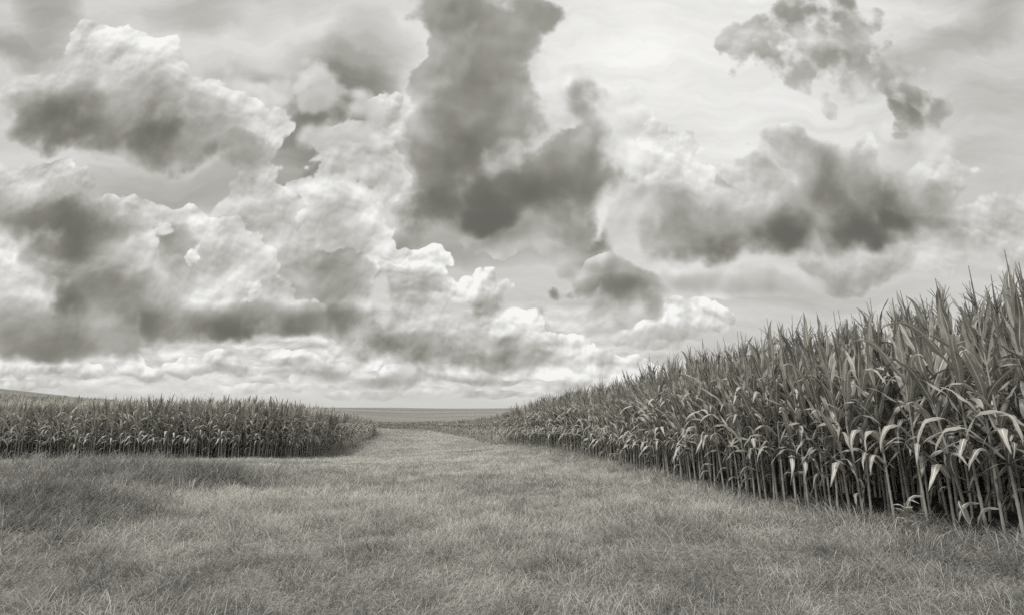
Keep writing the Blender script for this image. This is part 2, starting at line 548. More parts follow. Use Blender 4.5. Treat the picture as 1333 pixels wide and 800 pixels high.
for name, top, soft, rough, rel, mask, shade in CLOUDS:
    F = None
    src = PWW if name in ('right_top', 'speck', 'white_mass', 'under_dark', 'mist', 'gap_wisp', 'dark_small', 'lobe', 'dark_centre') else PW
    for b in mask:
        s = lump(src, b)
        F = s if F is None else math_('SMOOTH_MAX', F, s, 0.25)
    fine = name.startswith(('tower_mid', 'tower_right', 'low', 'white_bits'))
    semi = name.startswith(('tower_left', 'white_mass', 'mid_left', 'left_', 'right_'))
    e_, l_, s_ = (edge_f, light_f, shade_f) if fine else (edge_m, light_m, shade_n) if semi else (edge, light_n, shade_n)
    near_cloud = smooth(F, 0.06, 0.34)
    F = math_('MULTIPLY_ADD', math_('MULTIPLY', e_, near_cloud), rough, F)
    sh = None
    for b in shade:
        sh = math_('MULTIPLY', lump(PS, b), float(b[5]) * 0.88) if sh is None else math_('MULTIPLY_ADD', lump(PS, b), float(b[5]) * 0.88, sh)
    soft = soft * (0.7 if semi else 1.0)
    wide = soft
    k_ = rel if sh is None else math_('MULTIPLY', math_('MAXIMUM', math_('MULTIPLY_ADD', sh, 2.2, 1.0), 0.25), rel)
    t = math_('MULTIPLY_ADD', l_, k_, top)
    if sh is not None:
        t = math_('MULTIPLY_ADD', sh, s_, t)
        wide = math_('MULTIPLY_ADD', math_('MINIMUM', sh, 0.0), -1.3, soft)     # bases fray, tops stay crisp
    m = smooth(F, math_('MULTIPLY_ADD', wide, -0.4, 0.35), math_('MULTIPLY_ADD', wide, 0.6, 0.35))
    mx = nn('ShaderNodeMix', data_type='FLOAT')
    plug(mx, 0, m)
    plug(mx, 2, tone)
    plug(mx, 3, t)
    tone = mx.outputs[0]
tone = math_('SMOOTH_MAX', tone, 0.41, 0.20)
tone = math_('MINIMUM', tone, 0.97)
# pale air just above the horizon
pale = math_('SUBTRACT', 1.0, smooth(V, -0.02, 0.07))
mx = nn('ShaderNodeMix', data_type='FLOAT')
plug(mx, 0, math_('MULTIPLY', pale, 0.75))
plug(mx, 2, tone)
mx.inputs[3].default_value = 0.80
tone = mx.outputs[0]
lin = math_('POWER', tone, 2.2)
lin10 = math_('MULTIPLY', lin, 10.0)
tint = nn('ShaderNodeMix', data_type='RGBA')
plug(tint, 0, smooth(tone, 0.45, 0.92))
tint.inputs[6].default_value = (1.0, 0.975, 0.855, 1)
tint.inputs[7].default_value = (1.0, 0.995, 0.97, 1)
colv = vec('SCALE', tint.outputs[2], s=lin10)
bg = nn('ShaderNodeBackground')
L.new(colv, bg.inputs[0])
bg.inputs[1].default_value = 0.1
wo = nn('ShaderNodeOutputWorld')
L.new(bg.outputs[0], wo.inputs[0])
world.cycles.sampling_method = 'MANUAL'
world.cycles.sample_map_resolution = 512

# ------------------------------------------------------------------ lie of the land
EYE = 1.6
RIGHT_EDGE = np.array([(14.0, -6.0), (9.0, -1.0), (6.6, 2.6), (4.95, 4.85), (4.6, 6.1), (4.2, 7.2), (3.8, 8.4), (3.45, 10.6), (3.2, 15.5),
                       (2.5, 23.5), (0.7, 34.0), (-2.3, 55.0), (-6.8, 82.0), (-22.3, 150.0), (-48.5, 205.0), (-72.0, 245.0), (-110.0, 290.0)])
LEFT_EDGE = np.array([(-75.0, 23.5), (-40.0, 24.5), (-23.1, 24.6), (-15.4, 24.0), (-11.6, 24.1), (-10.5, 25.4), (-10.4, 32.0), (-13.2, 45.0),
                      (-25.5, 104.0), (-43.5, 165.0), (-70.0, 215.0), (-100.0, 250.0)])


def chaikin(p, n=2):
    for _ in range(n):
        q = np.empty((2 * len(p) - 2, 2))
        q[0::2] = p[:-1] * 0.75 + p[1:] * 0.25
        q[1::2] = p[:-1] * 0.25 + p[1:] * 0.75
        p = np.vstack([p[:1], q, p[-1:]])
    return p


RE = chaikin(RIGHT_EDGE)
LE = chaikin(LEFT_EDGE)
RPOLY = np.vstack([RE, [(-300, 900), (900, 900), (900, -60), (14, -60)]])
LPOLY = np.vstack([LE, [(-330, 900), (-900, 900), (-900, 23.5)]])

CTRL = np.array([
    (0, 0, 0), (-2, 4, .0), (2, 3, .08), (-6, 3, .05), (-3, 9, -.02), (0, 14, -.15), (-4, 18, -.38), (0, 24, -.42),
    (0, -10, .0), (-10, -8, .1), (12, -12, .3),
    (5.1, 5.7, .28), (4.5, 7.6, .2), (4.0, 8.7, .16), (3.4, 10.5, .15), (3.3, 17.8, -.16), (2.4, 23.5, -.25), (.6, 34.1, -.73),
    (-6.3, 82, -2.53), (-22, 158, -4.6), (-48, 205, -5.8),
    (-23, 25, -.68), (-15.4, 24, -.60), (-11.2, 25.7, -.70), (-10.7, 32.7, -1.2), (-13.7, 46.7, -1.59), (-43.5, 170, -4.8),
    (-7, 10, -.05), (-10, 16, -.2), (-16, 14, -.1), (-4, 50, -1.6),
    (12, 8, .7), (14, 20, .5), (20, 45, .1), (30, 90, -1.2), (40, 170, -3.5), (60, 0, 2.5),
    (-24, 40, -.9), (-45, 60, -.9), (-60, 30, -.4), (-30, 90, -2.6), (-60, 140, -1.6),
    (-150, 160, 4.9), (-200, 150, 8), (-165, 220, 1.2), (-110, 220, -3.0), (-200, 60, 4), (-300, 260, 9),
    (-60, 330, -6.2), (40, 330, -5.6), (150, 300, -4), (-250, 420, -2),
    (0, 700, -1.6), (-150, 700, -0.6), (-350, 700, -0.5), (180, 700, -2.6), (500, 600, -1), (600, 100, 4), (-700, 300, 2), (-700, -300, 0), (600, -300, 3), (0, -500, 0),
    (0, 2000, -30), (-1500, 1500, -30), (1500, 1500, -30), (2000, 0, -20), (-2000, 0, -20), (0, -2000, -20),
], dtype=float)


def warp_xy(x, y):
    r = np.hypot(x, y) + 1e-9
    k = np.log1p(r / 12.0) / r
    return x * k, y * k


def _phi(r2):
    return np.where(r2 > 1e-12, 0.5 * r2 * np.log(r2 + 1e-12), 0.0)


_cx, _cy = warp_xy(CTRL[:, 0], CTRL[:, 1])
_n = len(CTRL)
_K = _phi((_cx[:, None] - _cx) ** 2 + (_cy[:, None] - _cy) ** 2) + np.eye(_n) * 0.002
_P = np.column_stack([np.ones(_n), _cx, _cy])
_A = np.block([[_K, _P], [_P.T, np.zeros((3, 3))]])
_W = np.linalg.solve(_A, np.concatenate([CTRL[:, 2], np.zeros(3)]))


def base_height(x, y):
    shp = np.shape(x)
    x = np.ravel(x)
    y = np.ravel(y)
    wx, wy = warp_xy(x, y)
    out = np.empty(len(x))
    for i in range(0, len(x), 40000):
        a, b = wx[i:i + 40000], wy[i:i + 40000]
        k = _phi((a[:, None] - _cx) ** 2 + (b[:, None] - _cy) ** 2)
        out[i:i + 40000] = k @ _W[:_n] + _W[_n] + a * _W[_n + 1] + b * _W[_n + 2]
    return out.reshape(shp)


_tab = rng.random((256, 256))


def vnoise(x, y, sc, seed=0):
    x = np.asarray(x) * sc + seed * 17.31 + 1000
    y = np.asarray(y) * sc + seed * 7.77 + 1000
    xi = np.floor(x).astype(int)
    yi = np.floor(y).astype(int)
    fx = x - xi
    fy = y - yi
    fx = fx * fx * (3 - 2 * fx)
    fy = fy * fy * (3 - 2 * fy)
    t = _tab
    a = t[xi & 255, yi & 255] * (1 - fx) + t[(xi + 1) & 255, yi & 255] * fx
    b = t[xi & 255, (yi + 1) & 255] * (1 - fx) + t[(xi + 1) & 255, (yi + 1) & 255] * fx
    return a * (1 - fy) + b * fy


def fbm(x, y, sc, o=3, seed=0):
    s = 0
    a = 1.0
    w = 0
    for i in range(o):
        s = s + a * vnoise(x, y, sc * 2 ** i, seed + i)
        w += a
        a *= 0.5
    return s / w


def height(x, y):
    r = np.hypot(x, y)
    fade = np.clip(1 - r / 90, 0, 1)
    bank = 0.30 * np.exp(-(((x + 9.8) / 3.6) ** 2 + ((y - 13.6) / 1.9) ** 2)) + 0.26 * np.exp(-(((x + 6.9) / 1.6) ** 2 + ((y - 8.6) / 1.3) ** 2))
    return base_height(x, y) + fade * ((fbm(x, y, 0.45, 2, 3) - .5) * 0.16 + (fbm(x, y, 1.4, 2, 9) - .5) * 0.07) + bank


def inside(poly, x, y):
    c = np.zeros(np.shape(x), bool)
    j = len(poly) - 1
    for i in range(len(poly)):
        xi, yi = poly[i]
        xj, yj = poly[j]
        if yi != yj:
            c ^= ((yi > y) != (yj > y)) & (x < (xj - xi) * (y - yi) / (yj - yi) + xi)
        j = i
    return c


def line_dist(line, x, y):
    d = np.full(np.shape(x), 1e9)
    for (ax, ay), (bx, by) in zip(line[:-1], line[1:]):
        dx, dy = bx - ax, by - ay
        t = np.clip(((x - ax) * dx + (y - ay) * dy) / (dx * dx + dy * dy), 0, 1)
        d = np.minimum(d, np.hypot(x - ax - t * dx, y - ay - t * dy))
    return d


# ------------------------------------------------------------------ materials
def material(name):
    m = bpy.data.materials.new(name)
    m.use_nodes = True
    m.node_tree.nodes.clear()
    return m, m.node_tree


class G:
    """small node helper for one tree"""
    def __init__(s, t):
        s.t = t

    def n(s, kind, ins=None, **kw):
        n = s.t.nodes.new(kind)
        for k, v in kw.items():
            setattr(n, k, v)
        for k, v in (ins or {}).items():
            if isinstance(v, bpy.types.NodeSocket):
                s.t.links.new(v, n.inputs[k])
            else:
                n.inputs[k].default_value = v
        return n

    def m(s, op, a, b=0.0, c=0.0):
        return s.n('ShaderNodeMath', {0: a, 1: b, 2: c}, operation=op).outputs[0]

    def mix(s, f, a, b):
        return s.n('ShaderNodeMix', {0: f, 6: a, 7: b}, data_type='RGBA').outputs[2]

    def attr(s, name):
        return s.n('ShaderNodeAttribute', attribute_name=name).outputs['Fac']

    def ramp(s, v, a, b):
        return s.n('ShaderNodeMapRange', {0: v, 1: a, 2: b}, interpolation_type='SMOOTHSTEP').outputs[0]


def grey(v, warm=0.10):
    return (v, v * (1 - warm * 0.25), v * (1 - warm), 1)


def plant_material(name, dark, light, trans, rough, spec, rib=0.0, bump=0.0, warm=0.12):
    m, t = material(name)
    g = G(t)
    tone = g.attr('tone')
    rnd = g.n('ShaderNodeObjectInfo').outputs['Random']
    f = g.m('ADD', tone, g.m('MULTIPLY_ADD', rnd, 0.3, -0.15))
    f = g.ramp(f, 0.0, 1.0)
    col = g.mix(f, grey(dark, warm), grey(light, warm))
    if rib:
        u = g.m('ABSOLUTE', g.attr('across'))
        k = g.m('SUBTRACT', 1.0, g.ramp(u, 0.05, 0.17))
        col = g.mix(g.m('MULTIPLY', k, rib), col, grey(light * 1.9, warm))
        # fine veins along the blade
        vein = g.n('ShaderNodeTexWave', {'Vector': g.n('ShaderNodeCombineXYZ', {0: g.attr('across'), 1: 0.0, 2: 0.0}).outputs[0], 'Scale': 3.2,
                                         'Distortion': 0.0}, wave_type='BANDS').outputs['Fac']
        col = g.mix(g.m('MULTIPLY', vein, 0.16), col, grey(dark * 0.7, warm))
    tc_ = g.n('ShaderNodeTexCoord').outputs['Object']
    blot = g.n('ShaderNodeTexNoise', {'Vector': tc_, 'Scale': 9.0, 'Detail': 3.0}).outputs['Fac']
    col = g.mix(g.m('MULTIPLY', g.ramp(blot, 0.5, 0.75), 0.35), col, grey(light * 1.25, warm))
    p = g.n('ShaderNodeBsdfPrincipled', {'Base Color': col, 'Roughness': rough, 'Specular IOR Level': spec})
    tr = g.n('ShaderNodeBsdfTranslucent', {'Color': col})
    mx = g.n('ShaderNodeMixShader', {0: trans, 1: p.outputs[0], 2: tr.outputs[0]})
    o = g.n('ShaderNodeOutputMaterial')
    t.links.new(mx.outputs[0], o.inputs[0])
    return m


MAT_LEAF = plant_material('corn_leaf', 0.12, 0.58, 0.22, 0.48, 0.5, rib=0.75)
MAT_STALK = plant_material('corn_stalk', 0.20, 0.46, 0.0, 0.45, 0.5)
MAT_TASSEL = plant_material('corn_tassel', 0.16, 0.32, 0.2, 0.6, 0.3)
MAT_HUSK = plant_material('corn_husk', 0.18, 0.34, 0.1, 0.5, 0.4)
MAT_SILK = plant_material('corn_silk', 0.10, 0.22, 0.2, 0.7, 0.2)
MAT_GRASS = plant_material('grass', 0.16, 0.66, 0.30, 0.5, 0.4, warm=0.10)
MAT_WEED = plant_material('weed', 0.14, 0.55, 0.30, 0.5, 0.4, warm=0.10)

mg, t = material('ground')
g = G(t)
pos = g.n('ShaderNodeNewGeometry').outputs['Position']
fld = g.attr('corn')
farm = g.attr('far')
n1 = g.n('ShaderNodeTexNoise', {'Vector': pos, 'Scale': 0.35, 'Detail': 6.0, 'Roughness': 0.6}).outputs['Fac']
n2 = g.n('ShaderNodeTexNoise', {'Vector': pos, 'Scale': 14.0, 'Detail': 5.0, 'Roughness': 0.7}).outputs['Fac']
turf = g.mix(g.ramp(n1, 0.3, 0.7), grey(0.20), grey(0.32))
turf = g.mix(g.ramp(n2, 0.35, 0.7), grey(0.13), turf)
soil = g.mix(g.ramp(n2, 0.3, 0.7), grey(0.03), grey(0.07))
col = g.mix(fld, turf, soil)
# far fields of corn, seen as a mass of tops in long rows
stretch = g.n('ShaderNodeMapping', {0: pos, 3: (0.006, 0.05, 0.1)}).outputs[0]
n3 = g.n('ShaderNodeTexNoise', {'Vector': stretch, 'Scale': 1.0, 'Detail': 6.0, 'Roughness': 0.65}).outputs['Fac']
farc = g.mix(g.ramp(n3, 0.35, 0.65), grey(0.18), grey(0.31))
n4 = g.n('ShaderNodeTexNoise', {'Vector': pos, 'Scale': 1.3, 'Detail': 4.0, 'Roughness': 0.8}).outputs['Fac']
farc = g.mix(g.ramp(n4, 0.4, 0.7), farc, grey(0.14))
col = g.mix(farm, col, farc)
bmp = g.n('ShaderNodeBump', {'Height': n2, 'Strength': 0.5, 'Distance': 0.05}).outputs[0]
p = g.n('ShaderNodeBsdfPrincipled', {'Base Color': col, 'Roughness': 0.95, 'Specular IOR Level': 0.1, 'Normal': bmp})
o = g.n('ShaderNodeOutputMaterial')
t.links.new(p.outputs[0], o.inputs[0])


# ------------------------------------------------------------------ mesh building
def build_mesh(name, verts, quads, mat, attrs=None, smooth_=True):
    me = bpy.data.meshes.new(name)
    verts = np.ascontiguousarray(verts, np.float32).reshape(-1, 3)
    quads = np.ascontiguousarray(quads, np.int32).reshape(-1, 4)
    me.vertices.add(len(verts))
    me.vertices.foreach_set('co', verts.ravel())
    me.loops.add(quads.size)
    me.loops.foreach_set('vertex_index', quads.ravel())
    me.polygons.add(len(quads))
    me.polygons.foreach_set('loop_start', np.arange(len(quads), dtype=np.int32) * 4)
    if smooth_:
        me.polygons.foreach_set('use_smooth', np.ones(len(quads), bool))
    me.update(calc_edges=True)
    for k, v in (attrs or {}).items():
        a = me.attributes.new(k, 'FLOAT', 'POINT')
        a.data.foreach_set('value', np.ascontiguousarray(v, np.float32).ravel())
    me.materials.append(mat)
    return me


def link(name, me, parent=None, kind=None, label=None, cat=None, group=None):
    o = bpy.data.objects.new(name, me)
    COL.objects.link(o)
    if parent:
        o.parent = parent
    if kind:
        o['kind'] = kind
    if label:
        o['label'] = label
    if cat:
        o['category'] = cat
    if group:
        o['group'] = group
    return o


# ground: one sheet in rings out to the horizon
rad = np.concatenate([[0.0], np.geomspace(0.6, 3600, 330)])
ang = np.linspace(0, 2 * np.pi, 721)[:-1]
rr, aa = np.meshgrid(rad, ang, indexing='ij')
gx, gy = rr * np.sin(aa), rr * np.cos(aa)
gz = height(gx, gy)
far_h = np.clip((rr - 230) / 60, 0, 1) * 0 + np.where(rr > 1, 0, 0)
inR = inside(RPOLY, gx, gy)
inL = inside(LPOLY, gx, gy)
cornm = (inR | inL).astype(float)
dE = np.minimum(line_dist(RE, gx, gy), line_dist(LE, gx, gy))
farm_ = np.clip((rr - 95) / 40, 0, 1) * cornm * np.clip((dE - 6) / 10, 0, 1)
farm_ = np.maximum(farm_, np.clip((rr - 300) / 60, 0, 1))
gz = gz + farm_ * 2.1                                          # the tops of the corn, far off
I, J = np.meshgrid(np.arange(len(rad) - 1), np.arange(720), indexing='ij')
J2 = (J + 1) % 720
q = np.stack([I * 720 + J, (I + 1) * 720 + J, (I + 1) * 720 + J2, I * 720 + J2], -1)
me = build_mesh('ground', np.stack([gx, gy, gz], -1), q[1:], mg, {'corn': cornm, 'far': farm_})
link('ground', me, kind='structure')


# ------------------------------------------------------------------ corn: leaf, stalk, tassel, ear
def leaf_arrays(Ln, W, a0, a1, bend, ns, nc, r, twist=0.0, side=0.0, fold=0.25, wave=0.012, tip_fold=0.0):
    """blade growing from the origin towards +x. a0/a1: angle over the horizontal at base and tip; bend: where it breaks over"""
    s = np.linspace(0, 1, ns + 1)
    a = a0 + (a1 - a0) / (1 + np.exp(-(s - bend) * 9)) * 1.0
    a = a - tip_fold * np.clip((s - .78) / .22, 0, 1)
    ds = Ln / ns
    am = np.concatenate([[a[0]], (a[1:] + a[:-1]) / 2])
    x = np.concatenate([[0], np.cumsum(np.cos(am[1:]) * ds)])
    z = np.concatenate([[0], np.cumsum(np.sin(am[1:]) * ds)])
    y = side * Ln * s ** 2 + 0.01 * np.sin(s * 7 + r.random() * 6)
    w = W * (0.38 + 0.62 * np.clip(s / 0.3, 0, 1) ** .7) * np.clip((1 - s) / 0.62, 0, 1) ** .75
    w[-1] = 0.001
    T = np.stack([np.cos(a), np.zeros_like(a), np.sin(a)], -1)
    S = np.tile([0, 1.0, 0], (ns + 1, 1))
    N = np.cross(T, S)
    tw = twist * s
    S2 = S * np.cos(tw)[:, None] + N * np.sin(tw)[:, None]
    N2 = np.cross(T, S2)
    u = np.linspace(-1, 1, nc + 1)
    ph = r.random(2) * 6.28
    fr = 5 + r.random() * 3
    V_ = []
    for k, uu in enumerate(u):
        lift = -abs(uu) * fold * w * 0.5 + wave * (uu ** 2) * np.sin(s * fr * 6.28 / 2 + ph[0 if uu < 0 else 1]) * np.clip(s * 4, 0, 1) * np.clip((1 - s) * 3, 0, 1)
        V_.append(np.stack([x, y, z], -1) + S2 * (uu * w * 0.5)[:, None] + N2 * lift[:, None])
    V_ = np.stack(V_, 1)                                      # (ns+1, nc+1, 3)
    i, j = np.meshgrid(np.arange(ns), np.arange(nc), indexing='ij')
    b = i * (nc + 1) + j
    Q = np.stack([b, b + 1, b + nc + 2, b + nc + 1], -1).reshape(-1, 4)
    ac = np.tile(u, ns + 1)
    return V_.reshape(-1, 3), Q, ac


def tube_arrays(path, radii, sides):
    path = np.asarray(path, float)
    radii = np.asarray(radii, float)
    T = np.gradient(path, axis=0)
    T /= np.linalg.norm(T, axis=1)[:, None]
    ref = np.where(np.abs(T[:, 2:3]) > .9, [[1.0, 0, 0]], [[0, 0, 1.0]])
    A = np.cross(T, ref)
    A /= np.linalg.norm(A, axis=1)[:, None]
    B = np.cross(T, A)
    th = np.linspace(0, 2 * np.pi, sides + 1)[:-1]
    V_ = path[:, None] + radii[:, None, None] * (A[:, None] * np.cos(th)[None, :, None] + B[:, None] * np.sin(th)[None, :, None])
    n = len(path)
    i, j = np.meshgrid(np.arange(n - 1), np.arange(sides), indexing='ij')
    j2 = (j + 1) % sides
    Q = np.stack([i * sides + j, i * sides + j2, (i + 1) * sides + j2, (i + 1) * sides + j], -1).reshape(-1, 4)
    return V_.reshape(-1, 3), Q, np.zeros(n * sides)


def merge(parts):
    V_, Q, A, T_ = [], [], [], []
    off = 0
    for v, q_, a, tn in parts:
        V_.append(v)
        Q.append(q_ + off)
        A.append(a)
        T_.append(np.full(len(v), tn) if np.isscalar(tn) else tn)
        off += len(v)
    return np.vstack(V_), np.vstack(Q), np.concatenate(A), np.concatenate(T_)


def leaf_spec(kind, r):
    if kind == 'upper':                                       # sword-like, nearly upright
        return dict(Ln=r.uniform(.42, .64), W=r.uniform(.058, .085), a0=R(r.uniform(68, 80)), a1=R(r.uniform(48, 76)), bend=r.uniform(.5, .8),
                    twist=r.uniform(-.9, .9), side=r.uniform(-.12, .12), fold=.5, wave=.008, tip_fold=r.choice([0, 0, .6, 1.4]))
    if kind == 'middle':
        return dict(Ln=r.uniform(.66, .88), W=r.uniform(.075, .105), a0=R(r.uniform(58, 78)), a1=R(r.uniform(-70, 45)), bend=r.uniform(.35, .85),
                    twist=r.uniform(-.8, .8), side=r.uniform(-.18, .18), fold=.35, wave=.014, tip_fold=r.uniform(0, .5))
    if kind == 'lower':
        return dict(Ln=r.uniform(.5, .78), W=r.uniform(.06, .09), a0=R(r.uniform(42, 62)), a1=R(r.uniform(-75, -35)), bend=r.uniform(.35, .6),
                    twist=r.uniform(-.6, .6), side=r.uniform(-.2, .2), fold=.3, wave=.014, tip_fold=r.uniform(0, .4))
    return dict(Ln=r.uniform(.35, .5), W=r.uniform(.035, .055), a0=R(r.uniform(10, 35)), a1=R(r.uniform(-88, -70)), bend=r.uniform(.2, .4),
                twist=r.uniform(-2, 2), side=r.uniform(-.3, .3), fold=.8, wave=.01, tip_fold=0)     # withered


POOL = {}
for kd in ('upper', 'middle', 'lower', 'withered'):
    POOL[kd] = []
    for i in range(12 if kd != 'withered' else 5):
        r = np.random.default_rng(100 + i + hash(kd == 'upper') % 7 + len(kd) * 31)
        sp = leaf_spec(kd, r)
        seed = int(r.integers(1e9))
        lod = {}
        for lv, (ns, nc) in {0: (14, 4), 1: (7, 2), 2: (4, 1)}.items():
            lod[lv] = leaf_arrays(ns=ns, nc=nc, r=np.random.default_rng(seed), **sp)
        tn = r.uniform(.25, .75) + (-.15 if kd == 'withered' else 0)
        v, q_, a = lod[0]
        me = build_mesh('leaf', v, q_, MAT_LEAF, {'tone': np.full(len(v), tn), 'across': a})
        POOL[kd].append((lod, tn, me))


def stalk_arrays(r, sides, seg):
    Hs = 2.28
    zz = np.linspace(-0.06, Hs, seg + 1)
    node = 0.5 + 0.5 * np.cos(zz * 2 * np.pi / 0.19)
    rad_ = (0.0150 - 0.0095 * np.clip(zz / Hs, 0, 1) ** 1.2) * (1 + 0.22 * node ** 6)
    rad_[-1] = 0.003
    amp_ = r.uniform(.005, .02)
    path = np.stack([amp_ * np.sin(zz * 2.2 + r.random() * 6), amp_ * np.sin(zz * 1.7 + r.random() * 6), zz], -1)
    path -= [path[0, 0], path[0, 1], 0]
    return tube_arrays(path, rad_, sides), path


def tassel_arrays(r, sides, top, nb):
    parts = []
    n = 6 if sides > 3 else 3
    s = np.linspace(0, 1, n)
    Hh = r.uniform(.34, .52)
    lean = r.uniform(-.04, .04, 2)
    pth = np.stack([top[0] + lean[0] * s, top[1] + lean[1] * s, top[2] - .03 + Hh * s], -1)
    parts.append((*tube_arrays(pth, .0072 - .0045 * s, sides), .5))
    for k in range(nb):
        az = r.uniform(0, 6.28)
        el0 = r.uniform(R(58), R(82))
        ln = r.uniform(.16, .28)
        el = el0 - s * r.uniform(-.1, .7)
        base = np.array([top[0], top[1], top[2] - .02 + r.uniform(0, .10)])
        d = np.stack([np.cos(az) * np.cos(el), np.sin(az) * np.cos(el), np.sin(el)], -1) * ln / (n - 1)
        d[0] = 0
        parts.append((*tube_arrays(base + np.cumsum(d, 0), .005 - .0028 * s, sides), r.uniform(.3, .7)))
    return merge(parts)


def ear_arrays(r, sides, z0, az):
    n = 8
    s = np.linspace(0, 1, n)
    rr_ = .024 * np.sin(np.clip(s * 2.9 + .28, 0, np.pi)) ** .6 + .003
    el = R(66)
    ln = .23
    d = np.array([np.cos(az) * np.cos(el), np.sin(az) * np.cos(el), np.sin(el)])
    pth = np.array([np.cos(az) * .012, np.sin(az) * .012, z0]) + s[:, None] * ln * d
    husk = tube_arrays(pth, rr_, sides)
    tip = pth[-1]
    silk = []
    for k in range(9):
        a2 = az + r.uniform(-1.8, 1.8)
        q2 = np.linspace(0, 1, 4)[:, None]
        end = np.array([np.cos(a2) * .03, np.sin(a2) * .03, r.uniform(-.03, .03)])
        silk.append((*tube_arrays(tip + q2 * end + np.array([0, 0, .03]) * np.sin(q2 * 3.1), np.full(4, .0022), 3), r.uniform(.2, .8)))
    return husk, merge(silk)


class Proto:
    pass


PROTOS = []
for i in range(14):
    r = np.random.default_rng(500 + i)
    P_ = Proto()
    (sv, sq, sa), path = stalk_arrays(r, 8, 48)
    P_.stalk_me = build_mesh('stalk', sv, sq, MAT_STALK, {'tone': np.clip(.45 + .1 * np.sin(sv[:, 2] * 9), 0, 1), 'across': sa + 1})
    top = path[-1]
    tseed = int(r.integers(1e9))
    nb = int(r.integers(5, 10))
    tv, tq, ta, tt = tassel_arrays(np.random.default_rng(tseed), 4, top, nb)
    P_.tassel_me = build_mesh('tassel', tv, tq, MAT_TASSEL, {'tone': tt, 'across': ta + 1})
    P_.ear = None
    if i % 4 != 3:
        husk, silk = ear_arrays(r, 8, r.uniform(1.0, 1.25), r.uniform(0, 6.28))
        P_.ear = (build_mesh('ear', husk[0], husk[1], MAT_HUSK, {'tone': np.full(len(husk[0]), .5), 'across': husk[2] + 1}),
                  build_mesh('silk', silk[0], silk[1], MAT_SILK, {'tone': silk[3], 'across': silk[2] + 1}))
    P_.leaves = []
    hs = np.concatenate([[r.uniform(.3, .5)][:i % 2], np.linspace(r.uniform(.48, .82), 2.10, 16) + r.uniform(-.05, .05, 16)])
    flip = 0.0
    for h_ in hs:
        kd = 'withered' if h_ < .55 else 'lower' if h_ < r.uniform(.8, 1.15) else 'middle' if h_ < r.uniform(1.4, 1.75) else 'upper'
        flip += math.pi
        k = int(r.integers(len(POOL[kd])))
        az = flip + r.uniform(-.45, .45) if kd == 'upper' else flip * .8 + r.uniform(-1, 1) if kd == 'middle' else (1 if math.cos(flip) > 0 else -1) * r.uniform(.1, 2.1)
        idx = int(np.argmin(abs(path[:, 2] - h_)))
        P_.leaves.append((kd, k, az, r.uniform(.88, 1.1), path[idx]))
    # merged, lighter versions
    P_.lod = {}
    for lv in (1, 2):
        parts = []
        if lv == 1:
            (v1, q1, a1_), _p = stalk_arrays(np.random.default_rng(500 + i), 4, 7)
            parts.append((v1, q1, a1_ + 1, .85))
            parts.append(tassel_arrays(np.random.default_rng(tseed), 3, top, min(nb, 6)))
        else:
            zz = np.array([0, 1.2, 2.6])
            parts.append((*tube_arrays(np.stack([zz * 0, zz * 0, zz], -1), [.016, .012, .005], 3), .8))
        for n_, (kd, k, az, sc, bp) in enumerate(P_.leaves):
            if lv == 2 and (n_ % 3 == 0 and n_ < 9):
                continue
            lod, tn, _ = POOL[kd][k]
            v, q_, a = lod[lv]
            c_, s_ = math.cos(az), math.sin(az)
            vv = v * sc
            vv = np.stack([vv[:, 0] * c_ - vv[:, 1] * s_, vv[:, 0] * s_ + vv[:, 1] * c_, vv[:, 2]], -1) + bp
            parts.append((vv, q_, a, tn))
        P_.lod[lv] = merge(parts)
    PROTOS.append(P_)


# ------------------------------------------------------------------ where the corn stands
def row_points(edge, k, inward):
    """plants of row k, counted from the edge of the field"""
    seg = np.diff(edge, axis=0)
    ln = np.hypot(seg[:, 0], seg[:, 1])
    cum = np.concatenate([[0], np.cumsum(ln)])
    pts = []
    s = rng.random() * .2
    while s < cum[-1]:
        i = min(np.searchsorted(cum, s, 'right') - 1, len(seg) - 1)
        f = (s - cum[i]) / ln[i]
        p = edge[i] + seg[i] * f
        T = seg[i] / ln[i]
        nrm = np.array([-T[1], T[0]]) * inward
        off = 0.12 + k * 0.74
        q_ = p + nrm * (off + rng.normal(0, .04))
        d = math.hypot(*q_)
        pts.append((q_[0], q_[1], k, math.atan2(-nrm[1], -nrm[0])))
        step = .15 if d < 50 else .3 if d < 90 else .55
        s += step * rng.uniform(.75, 1.25)
    return np.array(pts)


def field(edge, inward, poly, rows, tag):
    out = []
    for k in range(rows):
        p = row_points(edge, k, inward)
        d = line_dist(edge, p[:, 0], p[:, 1])
        ok = inside(poly, p[:, 0], p[:, 1]) & (d > (0.12 + k * .74) * .82)
        out.append(p[ok])
    p = np.vstack(out)
    return np.column_stack([p, np.full(len(p), tag)])


RF = field(RE, -1, RPOLY, 10, 0)
LF = field(LE, 1, LPOLY, 12, 1)
ALL = np.vstack([RF, LF])


def in_view(x, y, m=1.06, side_r=0.6):
    return (y > 1.0) & (np.abs(x) < y * 0.955 * m + side_r)


dist = np.hypot(ALL[:, 0], ALL[:, 1])
az_ = np.arctan2(ALL[:, 0], ALL[:, 1])
# beyond the frame a strip is kept for the light it blocks and for a step to the side
keep = (ALL[:, 1] > 1.5) & (np.abs(ALL[:, 0]) < ALL[:, 1] * 1.15 + 3.5)
deep_far = (dist > 60) & (ALL[:, 2] > 6)
ALL = ALL[keep & ~deep_far]
